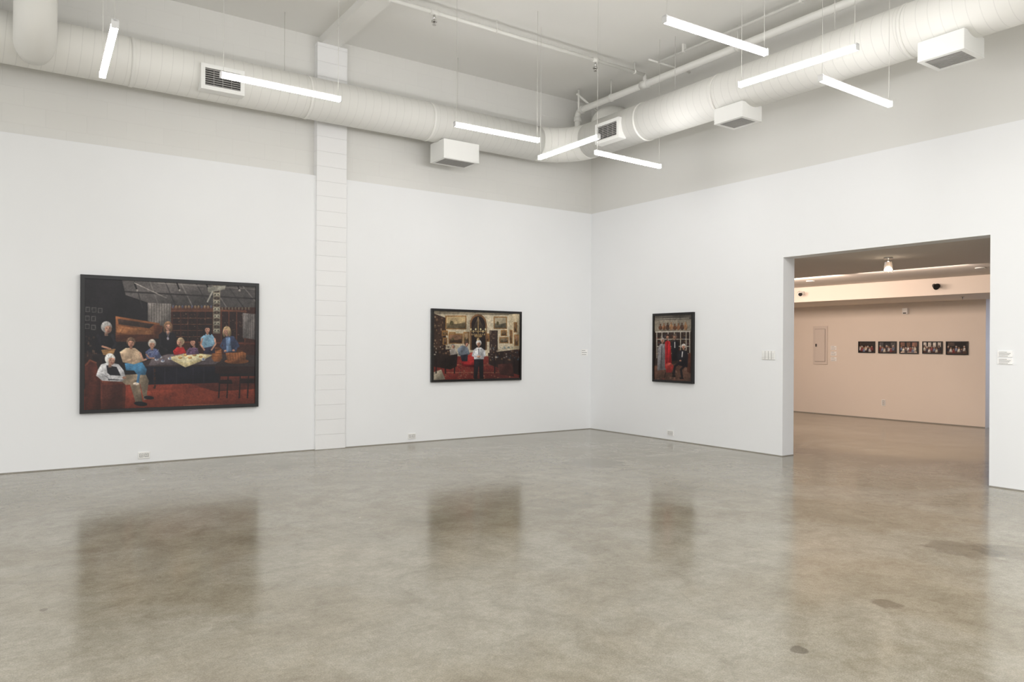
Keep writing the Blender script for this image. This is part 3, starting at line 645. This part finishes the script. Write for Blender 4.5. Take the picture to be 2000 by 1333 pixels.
t=thing('light_switch','white four-gang light switch plate beside the doorway','light switch',tf((a[0]+b[0])/2,0,zc-.06))
obj('cover_plate',MB(tf).box(a[0],b[0],0,.010,zc-.058,zc+.058),m_plate,t,.002)
for k in range(4):
    c=a[0]+(b[0]-a[0])*(k+.5)/4; obj('rocker',MB(tf).box(c-.014,c+.014,.010,.016,zc-.033,zc+.033),m_white,t,.002)
gp=MB(tf)
for k in range(1,4): c=a[0]+(b[0]-a[0])*k/4; gp.box(c-.002,c+.002,.010,.0108,zc-.055,zc+.055)
obj('seam',gp,m_ink,t)
def card(side,x0,y0,x1,y1,label,lines=3,group=None):
    u0,z1=uz(side,x0,y0); u1,z0=uz(side,x1,y1); tf=TF(side)
    t=thing('wall_label',label,'label card',tf((u0+u1)/2,0,z0),0,group)
    obj('card',MB(tf).box(u0,u1,0,.008,z0,z1),m_card,t)
    ln=MB(tf); hh=(z1-z0)
    for k in range(lines):
        z=z1-hh*(.18+.66*k/max(1,lines-1)*1.0); w=(u1-u0)*([.55,.8,.72,.62][k%4]); ln.box(u0+(u1-u0)*.08,u0+(u1-u0)*.08+w,.008,.0086,z-hh*.035,z+hh*.035)
    obj('text_lines',ln,m_ink,t)
card('L',1135,683,1147,695,'tiny white label card on the wall just left of the corner')
card('R',1949,686,1978,698,'white label card right of the doorway, upper of two',4,'label cards right of the doorway')
card('R',1949,700,1978,712,'white label card right of the doorway, lower of two',4,'label cards right of the doorway')
for k,(y,w_) in enumerate(((676,'upper'),(687,'middle'),(698,'lower'))):
    card('B',1623,y,1634,y+8,'small pale label beside the electrical panel, %s of three'%w_,3,'labels beside the panel')

# ------------------------------------------------------------------ room beyond: panel, fittings
tf=TF('B'); u0,z1=uz('B',1589,638); u1,_=uz('B',1617,640); _,z0=uz('B',1603,712)
t=thing('electrical_panel','pale flush electrical panel on the left of the far wall','electrical panel',tf((u0+u1)/2,0,z0))
obj('body',MB(tf).box(u0,u1,0,.02,z0,z1),mat('panel_paint',(222,211,202),.5),t,.003)
obj('door_gap',MB(tf).box(u0+.045,u1-.045,.02,.0215,z0+.055,z1-.055),mat('panel_gap',(160,148,140),.6),t)
dr=obj('door',MB(tf).box(u0+.052,u1-.052,.02,.032,z0+.062,z1-.062),mat('panel_door',(222,211,202),.45),t,.003)
hd=obj('latch',MB(tf).box(u0+.07,u0+.10,.032,.042,(z0+z1)/2-.03,(z0+z1)/2+.03),m_slot,t); hd.parent=dr
u,z=uz('B',1770,607)
t=thing('wall_sensor','small white box high on the far wall above the photo row','sensor',tf(u,0,z-.06))
obj('body',MB(tf).box(u-.05,u+.05,0,.06,z-.07,z+.05),m_plate,t,.006); obj('lens',MB(tf).box(u-.03,u+.03,.06,.064,z-.06,z-.04),m_slot,t)
p=hit_axis(1735,503,2,OT); sx,sy=p.x,p.y
t=thing('track_spotlight','glowing clear-shaded ceiling spotlight just inside the doorway','spotlight',(sx,sy,OT))
obj('canopy',MB().tube([(sx,sy,OT),(sx,sy,OT-.02)],.055,20),m_chrome,t); obj('stem',MB().tube([(sx,sy,OT-.02),(sx,sy,OT-.06)],.012,10),m_chrome,t)
obj('lamp_shade',MB().tube([(sx,sy,OT-.06),(sx,sy,OT-.12),(sx,sy,OT-.19)],[.042,.05,.055],20,False),m_glass,t)
obj('bulb',MB().tube([(sx,sy,OT-.12),(sx,sy,OT-.14),(sx,sy,OT-.165),(sx,sy,OT-.18)],[.012,.026,.034,.026],16),m_bulb,t)
def ceiling_disc(px,py,label):
    p=hit_axis(px,py,2,OT); t=thing('recessed_downlight',label,'downlight',(p.x,p.y,OT),0,'recessed downlights beyond the doorway')
    obj('trim_ring',MB().tube([(p.x,p.y,OT),(p.x,p.y,OT-.012)],.07,24),m_white,t); obj('lens',MB().tube([(p.x,p.y,OT-.012),(p.x,p.y,OT-.015)],.045,20),m_slat,t)
ceiling_disc(1583,549,'small recessed ceiling downlight near the left doorway jamb')
ceiling_disc(1915,523,'small recessed ceiling downlight near the right doorway jamb')
def soffit_spot(px,py,m1,label):
    p=hit_axis(px,py,0,sof0); x,y,z=sof0,p.y,p.z
    t=thing('soffit_spotlight',label,'spotlight',(x,y,z),0,'spotlights on the soffit')
    obj('mount',MB().tube([(x,y,z),(x-.03,y,z)],.04,16),m1,t)
    obj('arm',MB().tube([(x-.03,y,z),(x-.09,y,z)],.012,8),m1,t)
    obj('lamp_head',MB().tube([(x-.07,y+.03,z+.01),(x-.14,y-.04,z-.03)],[.03,.045],18),m1,t)
    obj('lens',MB().tube([(x-.14,y-.04,z-.03),(x-.143,y-.043,z-.031)],.037,16),m_black,t)
soffit_spot(1568,573,m_white,'white spotlight on the soffit near the left doorway jamb')
soffit_spot(1832,559,m_black,'black round spotlight on the soffit above the photo row')
p=hit_axis(1880,580,2,2.285)
t=thing('ceiling_sprinkler','tiny sprinkler head under the soffit at the right','sprinkler',(p.x,p.y,2.285))
obj('escutcheon',MB().tube([(p.x,p.y,2.285),(p.x,p.y,2.277)],.03,16),m_chrome,t); obj('nozzle',MB().tube([(p.x,p.y,2.277),(p.x,p.y,2.24)],.009,8),m_chrome,t)

# ------------------------------------------------------------------ lamps and world
def area(loc, rot, sx, sy, w, col=(1,1,1)):
    l=bpy.data.lights.new('lamp','AREA'); l.shape='RECTANGLE'; l.size=sx; l.size_y=sy; l.energy=w; l.color=col
    o=bpy.data.objects.new('lamp',l); C.objects.link(o); o.location=loc; o.rotation_euler=rot; return o
for (x,y) in ((-2,3),(2.5,-1),(-3,-2),(5.5,.5)):      # unseen lamps: down ones for assumed tubes, up ones added to brighten the ceiling
    area((x,y,3.95),(0,0,0),1.2,.3,95)
    area((x,y,4.05),(PI,0,0),1.2,.3,45)
area((10.9,8.2,2.5),(0,math.radians(-62),0),.3,3.0,78,(1,.80,.67))
area((10.9,5.6,2.5),(0,math.radians(-58),0),.3,1.6,20,(1,.82,.70))
area((15.3,4.4,2.4),(0,0,0),.6,1.2,40,(.6,.75,1))
l=bpy.data.lights.new('lamp','SPOT'); l.energy=150; l.color=(1,.82,.66); l.spot_size=1.5; l.spot_blend=.7; l.shadow_soft_size=.06
o=bpy.data.objects.new('lamp',l); C.objects.link(o); o.location=(sx,sy,OT-.2); o.rotation_euler=(math.radians(15),math.radians(-36),0)
w=bpy.data.worlds.new('world'); S.world=w; w.use_nodes=True; bg=w.node_tree.nodes['Background']
bg.inputs[0].default_value=(1,.995,.985,1); bg.inputs[1].default_value=1.36
